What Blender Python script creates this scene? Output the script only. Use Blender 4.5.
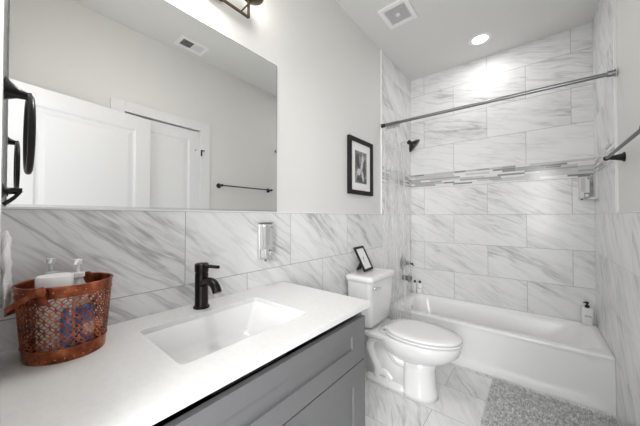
import bpy, bmesh, math, random
from mathutils import Vector, Matrix
random.seed(7)
R = math.radians
for o in list(bpy.data.objects): bpy.data.objects.remove(o)
scn = bpy.context.scene
COL = scn.collection

# ------------------------------------------------------------------ camera
FPX = 263.3
YAW, PITCH, ROLL = R(39.24), R(0.764), R(0.03)
cam_d = bpy.data.cameras.new('camera'); cam = bpy.data.objects.new('camera', cam_d); COL.objects.link(cam)
cam_d.sensor_fit = 'HORIZONTAL'; cam_d.sensor_width = 36.0
cam_d.lens = FPX / 640.0 * 36.0
cam_d.clip_start = 0.02
cam.location = (1.1372, 0.0, 1.2212)
F = Vector((-math.sin(YAW)*math.cos(PITCH), math.cos(YAW)*math.cos(PITCH), math.sin(PITCH)))
Rt = Vector((math.cos(YAW), math.sin(YAW), 0)); Up = Rt.cross(F)
R2 = Rt*math.cos(ROLL) + Up*math.sin(ROLL); U2 = -Rt*math.sin(ROLL) + Up*math.cos(ROLL)
cam.rotation_euler = Matrix((R2, U2, -F)).transposed().to_euler()
scn.camera = cam

# ------------------------------------------------------------------ world, lights, exposure
w = bpy.data.worlds.new('world'); scn.world = w; w.use_nodes = True
w.node_tree.nodes['Background'].inputs[0].default_value = (0.95, 0.97, 1.0, 1)
w.node_tree.nodes['Background'].inputs[1].default_value = 1.0
scn.view_settings.view_transform = 'Standard'; scn.view_settings.look = 'None'
scn.view_settings.gamma = 1; scn.view_settings.use_curve_mapping = False
scn.view_settings.exposure = 0.95

def area(name, loc, direction, sx, sy, power, color=(1, 1, 1), shape='RECTANGLE'):
    d = bpy.data.lights.new(name, 'AREA'); d.shape = shape; d.size = sx; d.size_y = sy
    d.energy = power; d.color = color
    o = bpy.data.objects.new(name, d); COL.objects.link(o); o.location = loc
    o.rotation_euler = Vector(direction).to_track_quat('-Z', 'Y').to_euler()
    return o
# two added fill lights, unseen beyond the doorway, shining in through it
area('doorway_side_fill', (1.95, -1.45, 1.5), (-0.55, 1, 0.0), 1.1, 1.9, 22, (0.98, 0.99, 1.0))
area('doorway_fill', (1.52, -1.6, 1.6), (-0.25, 1, -0.05), 0.8, 1.6, 38, (1.0, 0.99, 0.98))

# ------------------------------------------------------------------ dimensions
W, D, H = 1.524, 3.0865, 2.822
ZR = 1.242          # top of wainscot tile
YE = 0.003          # face of the near end wall
YL, YR = 2.315, 2.349   # where the full-height shower tile starts, left / right
ZM0, ZM1 = 1.562, 1.702 # mosaic band
TILE = 0.010

# ------------------------------------------------------------------ materials
def mat(name, color, rough=0.5, metal=0.0, spec=0.5, **kw):
    m = bpy.data.materials.new(name); m.use_nodes = True
    b = m.node_tree.nodes['Principled BSDF']
    b.inputs['Base Color'].default_value = (*color, 1)
    b.inputs['Roughness'].default_value = rough; b.inputs['Metallic'].default_value = metal
    b.inputs['Specular IOR Level'].default_value = spec
    for k, v in kw.items():
        b.inputs[k.replace('_', ' ')].default_value = v
    return m

class NT:
    def __init__(s, m): s.t = m.node_tree; s.n = s.t.nodes; s.b = s.n['Principled BSDF']
    def node(s, typ, **kw):
        n = s.n.new(typ)
        for k, v in kw.items(): setattr(n, k, v)
        return n
    def link(s, a, b): s.t.links.new(a, b)
    def math(s, op, a, b=None, c=None):
        n = s.node('ShaderNodeMath', operation=op)
        for i, x in enumerate((a, b, c)):
            if x is None: continue
            if isinstance(x, (int, float)): n.inputs[i].default_value = x
            else: s.link(x, n.inputs[i])
        return n.outputs[0]
    def comb(s, x, y, z=0.0):
        n = s.node('ShaderNodeCombineXYZ')
        for i, v in enumerate((x, y, z)):
            if isinstance(v, (int, float)): n.inputs[i].default_value = v
            else: s.link(v, n.inputs[i])
        return n.outputs[0]
    def noise(s, vec, scale, detail=3.0, rough=0.55, dist=0.0):
        n = s.node('ShaderNodeTexNoise'); s.link(vec, n.inputs['Vector'])
        n.inputs['Scale'].default_value = scale; n.inputs['Detail'].default_value = detail
        n.inputs['Roughness'].default_value = rough; n.inputs['Distortion'].default_value = dist
        return n.outputs['Fac']
    def ramp(s, fac, stops):
        n = s.node('ShaderNodeValToRGB'); s.link(fac, n.inputs[0])
        e = n.color_ramp.elements
        while len(e) < len(stops): e.new(0.5)
        for el, (p, c) in zip(e, stops):
            el.position = p; el.color = (*c, 1) if len(c) == 3 else c
        return n.outputs[0]
    def mix(s, fac, a, b, mode='MIX'):
        n = s.node('ShaderNodeMix', data_type='RGBA', blend_type=mode)
        for i, x in ((0, fac), (6, a), (7, b)):
            if isinstance(x, (int, float)): n.inputs[i].default_value = x
            elif isinstance(x, tuple): n.inputs[i].default_value = (*x, 1)
            else: s.link(x, n.inputs[i])
        return n.outputs[2]
    def pos(s):
        g = s.node('ShaderNodeNewGeometry'); x = s.node('ShaderNodeSeparateXYZ'); s.link(g.outputs['Position'], x.inputs[0])
        return x.outputs
    def obj(s):
        return s.node('ShaderNodeTexCoord').outputs['Object']
    def bump(s, h, strength, dist=0.002):
        n = s.node('ShaderNodeBump'); s.link(h, n.inputs['Height'])
        n.inputs['Strength'].default_value = strength; n.inputs['Distance'].default_value = dist
        s.link(n.outputs[0], s.b.inputs['Normal'])

BASE, VEIN, GROUT = (0.78, 0.78, 0.78), (0.41, 0.41, 0.42), (0.33, 0.33, 0.33)
def marble_tile(name, ua, us, uo, va, vo, ang, parity=0, base=BASE, rough=0.22, tw=0.61, th=0.305, grout=GROUT, vein=VEIN):
    """ua/va: world axis for the tile's long / short side; us sign; uo, vo: a joint's place."""
    m = mat(name, base, rough); t = NT(m); p = t.pos()
    u = t.math('MULTIPLY', t.math('SUBTRACT', p[ua], uo), us)
    v = t.math('SUBTRACT', p[va], vo)
    bv = t.comb(t.math('ADD', u, tw*40), t.math('ADD', v, th*(40+parity)))
    br = t.node('ShaderNodeTexBrick'); t.link(bv, br.inputs['Vector'])
    br.offset = 0.5; br.offset_frequency = 2
    br.inputs['Color1'].default_value = (0, 0, 0, 1); br.inputs['Color2'].default_value = (1, 1, 1, 1)
    br.inputs['Scale'].default_value = 1; br.inputs['Mortar Size'].default_value = 0.0017
    br.inputs['Mortar Smooth'].default_value = 0.2
    br.inputs['Brick Width'].default_value = tw; br.inputs['Row Height'].default_value = th
    br.inputs['Mortar'].default_value = (0.5, 0.5, 0.5, 1)
    h = t.math('MULTIPLY', br.outputs['Color'], 7.3)
    ca, sa = math.cos(ang), math.sin(ang)
    al = t.math('ADD', t.math('MULTIPLY', u, ca), t.math('MULTIPLY', v, sa))
    ac = t.math('ADD', t.math('MULTIPLY', u, -sa), t.math('MULTIPLY', v, ca))
    wob = t.noise(t.comb(al, ac, h), 2.3, 2.0)
    ac2 = t.math('ADD', ac, t.math('MULTIPLY', wob, 0.11))
    v1 = t.comb(t.math('MULTIPLY', al, 1.1), t.math('MULTIPLY', ac2, 8.5), h)
    v2 = t.comb(t.math('MULTIPLY', al, 2.2), t.math('MULTIPLY', ac2, 19.0), t.math('ADD', h, 3.1))
    v3 = t.comb(t.math('MULTIPLY', al, 1.3), t.math('MULTIPLY', ac2, 3.2), t.math('ADD', h, 9.7))
    n1 = t.math('ABSOLUTE', t.math('SUBTRACT', t.noise(v1, 1.0, 4, 0.6), 0.5))
    n2 = t.math('ABSOLUTE', t.math('SUBTRACT', t.noise(v2, 1.0, 4, 0.6), 0.5))
    k1 = t.ramp(n1, [(0.0, (1, 1, 1)), (0.045, (0, 0, 0))])
    k2 = t.ramp(n2, [(0.0, (1, 1, 1)), (0.045, (0, 0, 0))])
    k3 = t.ramp(t.noise(v3, 1.0, 3, 0.6), [(0.46, (0, 0, 0)), (0.72, (1, 1, 1))])
    s = t.math('ADD', t.math('MULTIPLY', t.math('MULTIPLY', k1, t.math('ADD', k3, 0.35)), 0.62),
               t.math('ADD', t.math('MULTIPLY', t.math('MULTIPLY', k2, t.math('ADD', k3, 0.25)), 0.32), t.math('MULTIPLY', k3, 0.30)))
    s = t.math('MINIMUM', s, 1.0)
    c = t.mix(s, base, vein)
    c = t.mix(br.outputs['Fac'], c, grout)
    t.link(c, t.b.inputs['Base Color'])
    rr = t.math('ADD', t.math('MULTIPLY', br.outputs['Fac'], 0.5), rough); t.link(rr, t.b.inputs['Roughness'])
    t.bump(t.math('SUBTRACT', 1.0, br.outputs['Fac']), 0.35, 0.001)
    return m

def mosaic(name, ua, vo):
    m = mat(name, (.6, .6, .6), 0.15); t = NT(m); p = t.pos()
    u = p[ua]; v = t.math('SUBTRACT', p[2], vo)
    cols = []
    bv = t.comb(t.math('ADD', u, 20.0), t.math('ADD', v, 0.0))
    br = t.node('ShaderNodeTexBrick'); t.link(bv, br.inputs['Vector'])
    br.offset = 0.37; br.offset_frequency = 3; br.squash = 1.7; br.squash_frequency = 2
    br.inputs['Color1'].default_value = (0, 0, 0, 1); br.inputs['Color2'].default_value = (1, 1, 1, 1)
    br.inputs['Mortar'].default_value = (.5, .5, .5, 1)
    br.inputs['Scale'].default_value = 1; br.inputs['Mortar Size'].default_value = 0.0009
    br.inputs['Brick Width'].default_value = 0.105; br.inputs['Row Height'].default_value = 0.0175
    r = t.ramp(br.outputs['Color'], [(0.0, (.24, .24, .25)), (0.16, (.36, .36, .37)), (0.34, (.55, .55, .55)),
                                     (0.52, (.74, .74, .73)), (0.70, (.50, .495, .485)), (0.85, (.36, .36, .37)), (0.93, (.78, .78, .78))])
    r.node.color_ramp.interpolation = 'CONSTANT'
    c = t.mix(br.outputs['Fac'], r, (.62, .62, .615))
    t.link(c, t.b.inputs['Base Color'])
    t.bump(t.math('SUBTRACT', 1.0, br.outputs['Fac']), 0.5, 0.001)
    return m

M = {}
def paint(name, col, rough=0.6):
    m = mat(name, col, rough); t = NT(m)
    t.bump(t.noise(t.obj(), 90.0, 3), 0.05, 0.001)
    return m
M['wall'] = paint('wall paint', (0.70, 0.695, 0.675))
M['ceiling'] = paint('ceiling paint', (0.74, 0.74, 0.72), 0.8)
M['door'] = mat('white door paint', (0.73, 0.73, 0.73), 0.4)
M['trim'] = mat('white edge trim', (0.80, 0.80, 0.79), 0.35)
M['porcelain'] = mat('white porcelain', (0.76, 0.76, 0.76), 0.08, Coat_Weight=0.5)
M['tub'] = mat('white tub enamel', (0.82, 0.82, 0.82), 0.22)
M['seat'] = mat('white seat plastic', (0.76, 0.76, 0.76), 0.22)
M['black'] = mat('matte black metal', (0.018, 0.018, 0.018), 0.35, 0.6)
M['blackplastic'] = mat('black plastic', (0.010, 0.010, 0.010), 0.55, 0.0, 0.25)
M['bronze'] = mat('oil rubbed bronze', (0.022, 0.018, 0.016), 0.30, 0.8)
M['fixture'] = mat('aged bronze', (0.10, 0.075, 0.05), 0.35, 0.9)
M['chrome'] = mat('chrome', (0.75, 0.75, 0.76), 0.12, 1.0)
M['gunmetal'] = mat('dark gunmetal', (0.10, 0.10, 0.10), 0.3, 0.9)
M['silver'] = mat('satin silver plastic', (0.66, 0.66, 0.66), 0.22, 0.55)
M['rod'] = mat('brushed nickel', (0.27, 0.27, 0.275), 0.28, 1.0)
M['mirror'] = mat('mirror silver', (0.93, 0.935, 0.93), 0.0, 1.0)
M['mirror_edge'] = mat('mirror edge', (0.25, 0.27, 0.27), 0.2, 0.5)
M['plasticw'] = mat('white plastic', (0.78, 0.78, 0.78), 0.3)
M['offwhite'] = mat('white grille plastic', (0.88, 0.87, 0.86), 0.45)
M['dark'] = mat('dark duct', (0.02, 0.02, 0.02), 0.8)
M['grill'] = mat('grille shadow grey', (0.20, 0.20, 0.19), 0.7)
M['blue'] = mat('blue label', (0.03, 0.16, 0.42), 0.35)
M['ink'] = mat('label ink', (0.12, 0.12, 0.12), 0.6)
M['paper'] = mat('white mount board', (0.80, 0.80, 0.78), 0.6)
M['clear'] = mat('clear plastic', (0.86, 0.87, 0.88), 0.08, Transmission_Weight=0.85)
M['clear'].node_tree.nodes['Principled BSDF'].inputs['IOR'].default_value = 1.3
M['frosted'] = mat('frosted clear plastic', (0.80, 0.81, 0.82), 0.18, Transmission_Weight=0.45)
M['frost'] = mat('clear soap window', (0.42, 0.42, 0.42), 0.12, 0.2)
M['caulk'] = mat('white caulk', (0.78, 0.78, 0.78), 0.5)

def quartz():
    m = mat('white quartz', (.76, .76, .76), 0.25); t = NT(m)
    n = t.noise(t.obj(), 55.0, 4, 0.7)
    t.link(t.ramp(n, [(0.3, (.66, .66, .66)), (0.5, (.685, .685, .68)), (0.62, (.695, .695, .69))]), t.b.inputs['Base Color'])
    return m
M['quartz'] = quartz()
def cabinet_paint():
    m = mat('grey cabinet paint', (0.14, 0.14, 0.143), 0.42); t = NT(m)
    t.bump(t.noise(t.obj(), 140.0, 2), 0.04, 0.001); return m
M['cabinet'] = cabinet_paint()
def copper():
    m = mat('hammered copper', (0.42, 0.13, 0.06), 0.32, 0.85); t = NT(m)
    n = t.noise(t.obj(), 26.0, 4, 0.6)
    t.link(t.ramp(n, [(0.32, (.10, .026, .012)), (0.5, (.30, .08, .035)), (0.68, (.55, .19, .095))]), t.b.inputs['Base Color'])
    t.bump(t.noise(t.obj(), 120.0, 2), 0.25, 0.001); return m
M['copper'] = copper()
M['rivet'] = mat('copper rivet', (0.60, 0.28, 0.17), 0.25, 0.9)
def terry():
    m = mat('white terry cloth', (0.82, 0.82, 0.82), 0.9); t = NT(m)
    t.bump(t.noise(t.obj(), 320.0, 3), 0.8, 0.003); return m
M['terry'] = terry()
def matpile():
    m = mat('grey shag pile', (.3, .3, .3), 0.95, spec=0.1); t = NT(m)
    n = t.noise(t.obj(), 60.0, 5, 0.75)
    t.link(t.ramp(n, [(0.32, (.28, .28, .28)), (0.5, (.62, .62, .62)), (0.64, (.95, .95, .94))]), t.b.inputs['Base Color'])
    return m
M['pile'] = matpile()
def curtain_mat():
    m = bpy.data.materials.new('frosted clear vinyl'); m.use_nodes = True
    t = m.node_tree; b = t.nodes['Principled BSDF']; out = t.nodes['Material Output']
    b.inputs['Base Color'].default_value = (.92, .92, .92, 1); b.inputs['Roughness'].default_value = 0.25
    tr = t.nodes.new('ShaderNodeBsdfTransparent'); tr.inputs[0].default_value = (1, 1, 1, 1)
    tl = t.nodes.new('ShaderNodeBsdfTranslucent'); tl.inputs[0].default_value = (.95, .95, .95, 1)
    m1 = t.nodes.new('ShaderNodeMixShader'); m1.inputs[0].default_value = 0.55
    t.links.new(b.outputs[0], m1.inputs[1]); t.links.new(tl.outputs[0], m1.inputs[2])
    m2 = t.nodes.new('ShaderNodeMixShader'); m2.inputs[0].default_value = 0.25
    tc = t.nodes.new('ShaderNodeTexCoord'); mp = t.nodes.new('ShaderNodeMapping'); mp.inputs['Scale'].default_value = (38, 38, 2.2)
    nz = t.nodes.new('ShaderNodeTexNoise'); nz.inputs['Scale'].default_value = 1.0; nz.inputs['Detail'].default_value = 4
    mr = t.nodes.new('ShaderNodeMapRange'); mr.inputs[1].default_value = 0.35; mr.inputs[2].default_value = 0.70; mr.inputs[3].default_value = 0.12; mr.inputs[4].default_value = 0.46  # streaked opacity paints white reflections into the vinyl
    t.links.new(tc.outputs['Object'], mp.inputs[0]); t.links.new(mp.outputs[0], nz.inputs['Vector']); t.links.new(nz.outputs['Fac'], mr.inputs[0]); t.links.new(mr.outputs[0], m2.inputs[0])
    t.links.new(tr.outputs[0], m2.inputs[1]); t.links.new(m1.outputs[0], m2.inputs[2])
    t.links.new(m2.outputs[0], out.inputs[0])
    return m
M['curtain'] = curtain_mat()
def emit(name, col, s):
    m = mat(name, (.9, .9, .9)); b = m.node_tree.nodes['Principled BSDF']
    b.inputs['Emission Color'].default_value = (*col, 1); b.inputs['Emission Strength'].default_value = s
    return m
M['lens'] = emit('lit lens', (1, 1, 1), 4.0)
M['bulb'] = emit('lit bulb', (1, 0.96, 0.9), 1.3)
def print_mat():
    m = mat('black and white print', (.3, .3, .3), 0.5); t = NT(m)
    n = t.noise(t.obj(), 16.0, 5, 0.65, 0.6)
    t.link(t.ramp(n, [(0.3, (.05, .05, .05)), (0.48, (.16, .16, .16)), (0.6, (.32, .32, .32)), (0.75, (.5, .5, .5))]), t.b.inputs['Base Color'])
    return m
M['print'] = print_mat()
M['printlight'] = mat('pale print tone', (.55, .55, .55), 0.5)
M['printdark'] = mat('dark print tone', (.06, .06, .06), 0.5)

# ------------------------------------------------------------------ mesh helpers
def obj(name, bm, m, parent=None, smooth=False, sub=0, bev=0.0, angle=40):
    bmesh.ops.recalc_face_normals(bm, faces=bm.faces)
    me = bpy.data.meshes.new(name); bm.to_mesh(me); bm.free()
    me.materials.append(m)
    o = bpy.data.objects.new(name, me); COL.objects.link(o)
    if parent: o.parent = parent; o.matrix_parent_inverse = Matrix.Translation(-parent.location) if parent.type == 'EMPTY' else Matrix()
    if smooth or sub or bev:
        for f in me.polygons: f.use_smooth = True
        if not sub and smooth != 'all': me.set_sharp_from_angle(angle=R(angle))
    if bev:
        b = o.modifiers.new('bevel', 'BEVEL'); b.width = bev; b.segments = 3; b.limit_method = 'ANGLE'; b.angle_limit = R(35)
        b.harden_normals = True
    if sub:
        s = o.modifiers.new('sub', 'SUBSURF'); s.levels = sub; s.render_levels = sub
    return o
def thing(name, label, cat, loc, group=None):
    o = bpy.data.objects.new(name, None); COL.objects.link(o); o.location = loc; o.empty_display_size = 0.05
    o['label'] = label; o['category'] = cat
    if group: o['group'] = group
    bpy.context.view_layer.update()
    return o
def tag(o, label, cat, group=None):
    o['label'] = label; o['category'] = cat
    if group: o['group'] = group
    return o
def struct(o):
    if not o.parent: o['kind'] = 'structure'
    return o
def B(): return bmesh.new()
def box(bm, x0, x1, y0, y1, z0, z1, mtx=None):
    vs = [bm.verts.new((x, y, z)) for x in (x0, x1) for y in (y0, y1) for z in (z0, z1)]
    if mtx: 
        for v in vs: v.co = mtx @ v.co
    for f in ((0,1,3,2),(4,6,7,5),(0,4,5,1),(2,3,7,6),(0,2,6,4),(1,5,7,3)): bm.faces.new([vs[i] for i in f])
    return bm
def bx(*a, mtx=None): return box(B(), *a, mtx=mtx)
def loft(bm, rings, cap=True, close=True):
    vr = [[bm.verts.new(p) for p in r] for r in rings]
    n = len(vr[0])
    for a, b in zip(vr, vr[1:]):
        for i in range(n if close else n-1):
            j = (i+1) % n
            bm.faces.new((a[i], a[j], b[j], b[i]))
    if cap:
        bm.faces.new(vr[0][::-1]); bm.faces.new(vr[-1])
    return bm
def frame_of(d):
    d = Vector(d).normalized(); a = Vector((0, 0, 1)) if abs(d.z) < 0.9 else Vector((1, 0, 0))
    u = d.cross(a).normalized(); return u, d.cross(u)
def tube(bm, pts, r, n=12, cap=True, flat=None):
    """tube along points; r number or list; flat=(ku,kv) squashes the section"""
    pts = [Vector(p) for p in pts]; rings = []; pu = None
    for i, p in enumerate(pts):
        d = (pts[min(i+1, len(pts)-1)] - pts[max(i-1, 0)]).normalized()
        if pu is None: u, v = frame_of(d)
        else:
            u = (pu - d*pu.dot(d)).normalized(); v = d.cross(u)
        pu = u; rr = r[i] if isinstance(r, (list, tuple)) else r
        ku, kv = flat or (1, 1)
        rings.append([p + u*rr*ku*math.cos(2*math.pi*k/n) + v*rr*kv*math.sin(2*math.pi*k/n) for k in range(n)])
    return loft(bm, rings, cap)
def lathe(bm, c, prof, axis=(0, 0, 1), n=32, sx=1, sy=1):
    """prof: (radius, height along axis)"""
    ax = Vector(axis).normalized(); u, v = frame_of(ax); c = Vector(c)
    rings = [[c + ax*h + u*r*sx*math.cos(2*math.pi*k/n) + v*r*sy*math.sin(2*math.pi*k/n) for k in range(n)] for r, h in prof]
    return loft(bm, rings)
def rrect(x0, x1, y0, y1, r, z, n=6):
    pts = []
    for cx, cy, a0 in ((x1-r, y1-r, 0), (x0+r, y1-r, 90), (x0+r, y0+r, 180), (x1-r, y0+r, 270)):
        for k in range(n+1):
            a = R(a0 + 90*k/n); pts.append((cx+r*math.cos(a), cy+r*math.sin(a), z))
    return pts
def smoothpath(pts, n=6):
    P = [Vector(p) for p in pts]; out = []
    for i in range(len(P)-1):
        p0, p1, p2, p3 = P[max(i-1,0)], P[i], P[i+1], P[min(i+2,len(P)-1)]
        for k in range(n):
            t = k/n
            out.append(0.5*((2*p1)+(p2-p0)*t+(2*p0-5*p1+4*p2-p3)*t*t+(3*p1-p0-3*p2+p3)*t**3))
    out.append(P[-1]); return out
def copy_tree(o, parent=None):
    c = o.copy(); COL.objects.link(c)
    if parent: c.parent = parent
    for ch in [x for x in bpy.data.objects if x.parent == o and x is not c]: copy_tree(ch, c)
    return c

# ------------------------------------------------------------------ room shell
def vein(a): return R(a)
M['tile_back'] = marble_tile('marble tile back', 0, 1, 0.162, 2, ZR, vein(-27), parity=1)
M['tile_back_up'] = marble_tile('marble tile back upper', 0, 1, 0.162, 2, ZM1-0.305, vein(-14), parity=1, rough=0.42)
M['tile_left'] = marble_tile('marble tile left', 1, 1, 0.4946, 2, ZR, vein(-38), parity=0)
M['tile_left_up'] = marble_tile('marble tile left upper', 1, 1, 0.4946, 2, ZM1, vein(-38), parity=1)
M['tile_right'] = marble_tile('marble tile right', 1, -1, 0.4946, 2, ZR, vein(-52), parity=1)
M['tile_right_up'] = marble_tile('marble tile right upper', 1, -1, 0.4946, 2, ZM1, vein(-60), parity=1)
M['tile_front'] = marble_tile('marble tile front', 0, 1, 0.1, 2, ZR, vein(-38), parity=1)
M['tile_floor'] = marble_tile('marble tile floor', 0, 1, 0.622, 1, 1.448, vein(-58), parity=1, rough=0.25, vein=(.42, .42, .43))
M['mos_back'] = mosaic('mosaic strip back', 0, ZM0)
M['mos_side'] = mosaic('mosaic strip side', 1, ZM0)

T = 0.12
floor = struct(obj('floor', bx(-T, W+T, -1.6, D+T, -0.1, 0), M['tile_floor']))
ceiling = struct(obj('ceiling', bx(-T, W+T, -T, D+T, H, H+0.1), M['ceiling']))
wl = struct(obj('wall_left', bx(-T, 0, -T, D+T, 0, H), M['wall']))
wb = struct(obj('wall_back', bx(0, W, D, D+T, 0, H), M['wall']))
# right wall with the closet doorway
CY0, CY1, CZ = 0.66, 1.302, 2.095
bm = B(); box(bm, W, W+T, -T, CY0, 0, H); box(bm, W, W+T, CY1, D+T, 0, H); box(bm, W, W+T, CY0, CY1, CZ, H)
wr = struct(obj('wall_right', bm, M['wall']))
# near wall with the entrance doorway the camera stands in
DX0, DX1, DZ = 0.62, 1.385, 2.09
bm = B(); box(bm, 0, DX0, -T, YE, 0, H); box(bm, DX1, W, -T, YE, 0, H); box(bm, DX0, DX1, -T, YE, DZ, H)
wf = struct(obj('wall_front', bm, M['wall']))
# tile cladding
YV = 1.04
obj('wainscot_tile', bx(0, TILE, YE, YL, 0, ZR), M['tile_left'], wl)
bm = B(); box(bm, 0, TILE, YL, D, 0, ZM0)
obj('shower_tile', bm, M['tile_left'], wl)
obj('shower_tile', bx(0, TILE, YL, D, ZM1, H), M['tile_left_up'], wl)
obj('mosaic_band', bx(0, TILE+0.001, YL, D, ZM0, ZM1), M['mos_side'], wl)
obj('edge_trim', bx(0, TILE+0.002, YE, YL, ZR, ZR+0.006), M['trim'], wl)
obj('edge_trim', bx(0, TILE+0.002, YL-0.008, YL, ZR, H), M['trim'], wl)
obj('wainscot_tile', bx(W-TILE, W, 1.415, YR, 0, ZR), M['tile_right'], wr)
obj('wainscot_tile', bx(W-TILE, W, YE, 0.56, 0, ZR), M['tile_right'], wr)
obj('shower_tile', bx(W-TILE, W, YR, D, 0, ZM0), M['tile_right'], wr)
obj('shower_tile', bx(W-TILE, W, YR, D, ZM1, H), M['tile_right_up'], wr)
obj('mosaic_band', bx(W-TILE-0.001, W, YR, D, ZM0, ZM1), M['mos_side'], wr)
obj('edge_trim', bx(W-TILE-0.002, W, 1.415, YR, ZR, ZR+0.006), M['trim'], wr)
obj('edge_trim', bx(W-TILE-0.002, W, YR-0.012, YR, ZR, H), M['trim'], wr)
obj('shower_tile', bx(TILE, W-TILE, D-TILE, D, 0, ZM0), M['tile_back'], wb)
obj('shower_tile', bx(TILE, W-TILE, D-TILE, D, ZM1, H), M['tile_back_up'], wb)
obj('mosaic_band', bx(TILE, W-TILE, D-TILE-0.001, D, ZM0, ZM1), M['mos_back'], wb)

# panelled doors ---------------------------------------------------
def door_slab(w_, h_, t_, panels, stile):
    """door in local coords: x along width 0..w, y 0..t (faces at y=0 and y=t), z 0..h; raised panels on the y=0 face"""
    bm = B(); xs = [0, stile, w_-stile, w_]
    box(bm, 0, w_, 0.010, t_, 0, h_)
    box(bm, 0, stile, 0, 0.010, 0, h_); box(bm, w_-stile, w_, 0, 0.010, 0, h_)
    z = 0
    for (a, b) in panels:
        box(bm, stile, w_-stile, 0, 0.010, z, a); z = b
        # moulded raised panel: sloping border then flat field
        x0, x1, z0, z1 = stile, w_-stile, a, b
        rings = []
        for ins, y in ((0, 0.001), (0.014, 0.009), (0.026, 0.009), (0.055, 0.003)):
            rings.append([(x0+ins, y, z0+ins), (x1-ins, y, z0+ins), (x1-ins, y, z1-ins), (x0+ins, y, z1-ins)])
        loft(bm, rings, cap=False)
        r = rings[-1]; bm.faces.new([bm.verts.new(p) for p in r])
    box(bm, stile, w_-stile, 0, 0.010, z, h_)
    return bm
def lever(parent, base, normal, along, m):
    n = Vector(normal).normalized(); a = Vector(along).normalized(); b = Vector(base)
    bm = B(); lathe(bm, b, [(0.028, 0), (0.028, 0.006), (0.022, 0.012), (0.010, 0.014), (0.010, 0.042)], n, 24)
    tube(bm, [b+n*0.042-a*0.008, b+n*0.044+a*0.03, b+n*0.044+a*0.11], [0.010, 0.009, 0.007], 12)
    return obj('lever_handle', bm, m, parent, smooth=True)

# entrance door, swung open against the right wall
hx, hy, fx, fy = 1.353, 0.027, 1.478, 0.84
dl = math.hypot(fx-hx, fy-hy)
X = Vector((fx-hx, fy-hy, 0)).normalized(); Yv = Vector((0, 0, 1)).cross(X) * -1  # local y points away from the mirror
mt = Matrix(((X.x, Yv.x, 0, hx), (X.y, Yv.y, 0, hy), (0, 0, 1, 0.012), (0, 0, 0, 1)))
bm = door_slab(dl, 2.052, 0.035, [(0.20, 0.88), (1.06, 1.935)], 0.115); bm.transform(mt)
d1 = obj('door_1', bm, M['door']); struct(d1)
lever(d1, mt @ Vector((dl-0.06, 0, 0.95)), -Yv, -X, M['black'])
for z in (0.2, 1.05, 1.88):
    bm = B(); tube(bm, [mt @ Vector((-0.004, 0.012, z-0.045)), mt @ Vector((-0.004, 0.012, z+0.045))], 0.006, 10)
    obj('hinge', bm, M['black'], d1, smooth=True)
# closet door in the right wall
mt = Matrix(((0, 1, 0, W+0.012), (1, 0, 0, CY0+0.004), (0, 0, 1, 0.010), (0, 0, 0, 1)))
bm = door_slab(CY1-CY0-0.008, 2.075, 0.035, [(0.20, 0.88), (1.06, 1.975)], 0.095); bm.transform(mt)
d2 = struct(obj('door_2', bm, M['door']))
bm = B()
for a in ((CY0-0.095, CY0, 0, CZ+0.09), (CY1, CY1+0.100, 0, CZ+0.09), (CY0, CY1, CZ, CZ+0.09)):
    box(bm, W-0.018, W, a[0], a[1], a[2], a[3])
obj('door_casing', bm, M['door'], d2, bev=0.003)
bm = B(); box(bm, W, W+T, CY0, CY0+0.003, 0, CZ); box(bm, W, W+T, CY1-0.003, CY1, 0, CZ)
obj('door_jamb', bm, M['door'], d2)
bm = B(); box(bm, W-0.034, W-0.018, 1.304, 1.336, 1.888, 1.896); box(bm, W-0.030, W-0.018, 1.302, 1.312, 1.835, 1.896)
tube(bm, [(W-0.030, 1.306, 1.835), (W-0.030, 1.306, 1.896)], 0.005, 10)
obj('safety_latch', bm, M['black'], d2)
bm = B(); lathe(bm, (W+0.013, 1.262, 1.893), [(0.006, 0), (0.006, 0.006), (0.003, 0.008)], (-1, 0, 0), 12)
obj('latch_stud', bm, M['black'], d2, smooth=True)
obj('closet_shell', bx(W+T, W+T+0.02, CY0-0.1, CY1+0.1, 0, CZ+0.1), M['wall'], d2)
# jamb lining of the entrance doorway
bm = B(); box(bm, DX0-0.002, DX0+0.004, -T, YE-0.001, 0, DZ); box(bm, DX1-0.004, DX1+0.002, -T, YE-0.001, 0, DZ); box(bm, DX0, DX1, -T, YE-0.001, DZ-0.004, DZ+0.002)
struct(obj('trim_1', bm, M['door']))

# ------------------------------------------------------------------ mirror
mir = obj('wall_mirror', bx(TILE*0, 0.0055, 0.0155, 0.996, ZR+0.008, 2.0764), M['mirror'])
tag(mir, 'large frameless rectangular mirror on the wall above the vanity', 'mirror')
bm = B(); box(bm, 0, 0.0062, 0.996, 0.9975, ZR+0.008, 2.0775); box(bm, 0, 0.0062, 0.0145, 0.9975, 2.0764, 2.0778); box(bm, 0, 0.0062, 0.012, 0.0155, ZR+0.008, 2.0764)
obj('glass_edge', bm, M['mirror_edge'], mir)
obj('bottom_channel', bx(0, 0.009, 0.0145, 0.996, ZR+0.006, ZR+0.014), M['chrome'], mir)

# ------------------------------------------------------------------ vanity
ZC, CT = 0.851, 0.024
CX, CY = 0.5765, 1.037
CYS = 0.006
SX0, SX1, SY0, SY1 = 0.140, 0.456, 0.293, 0.757
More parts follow.
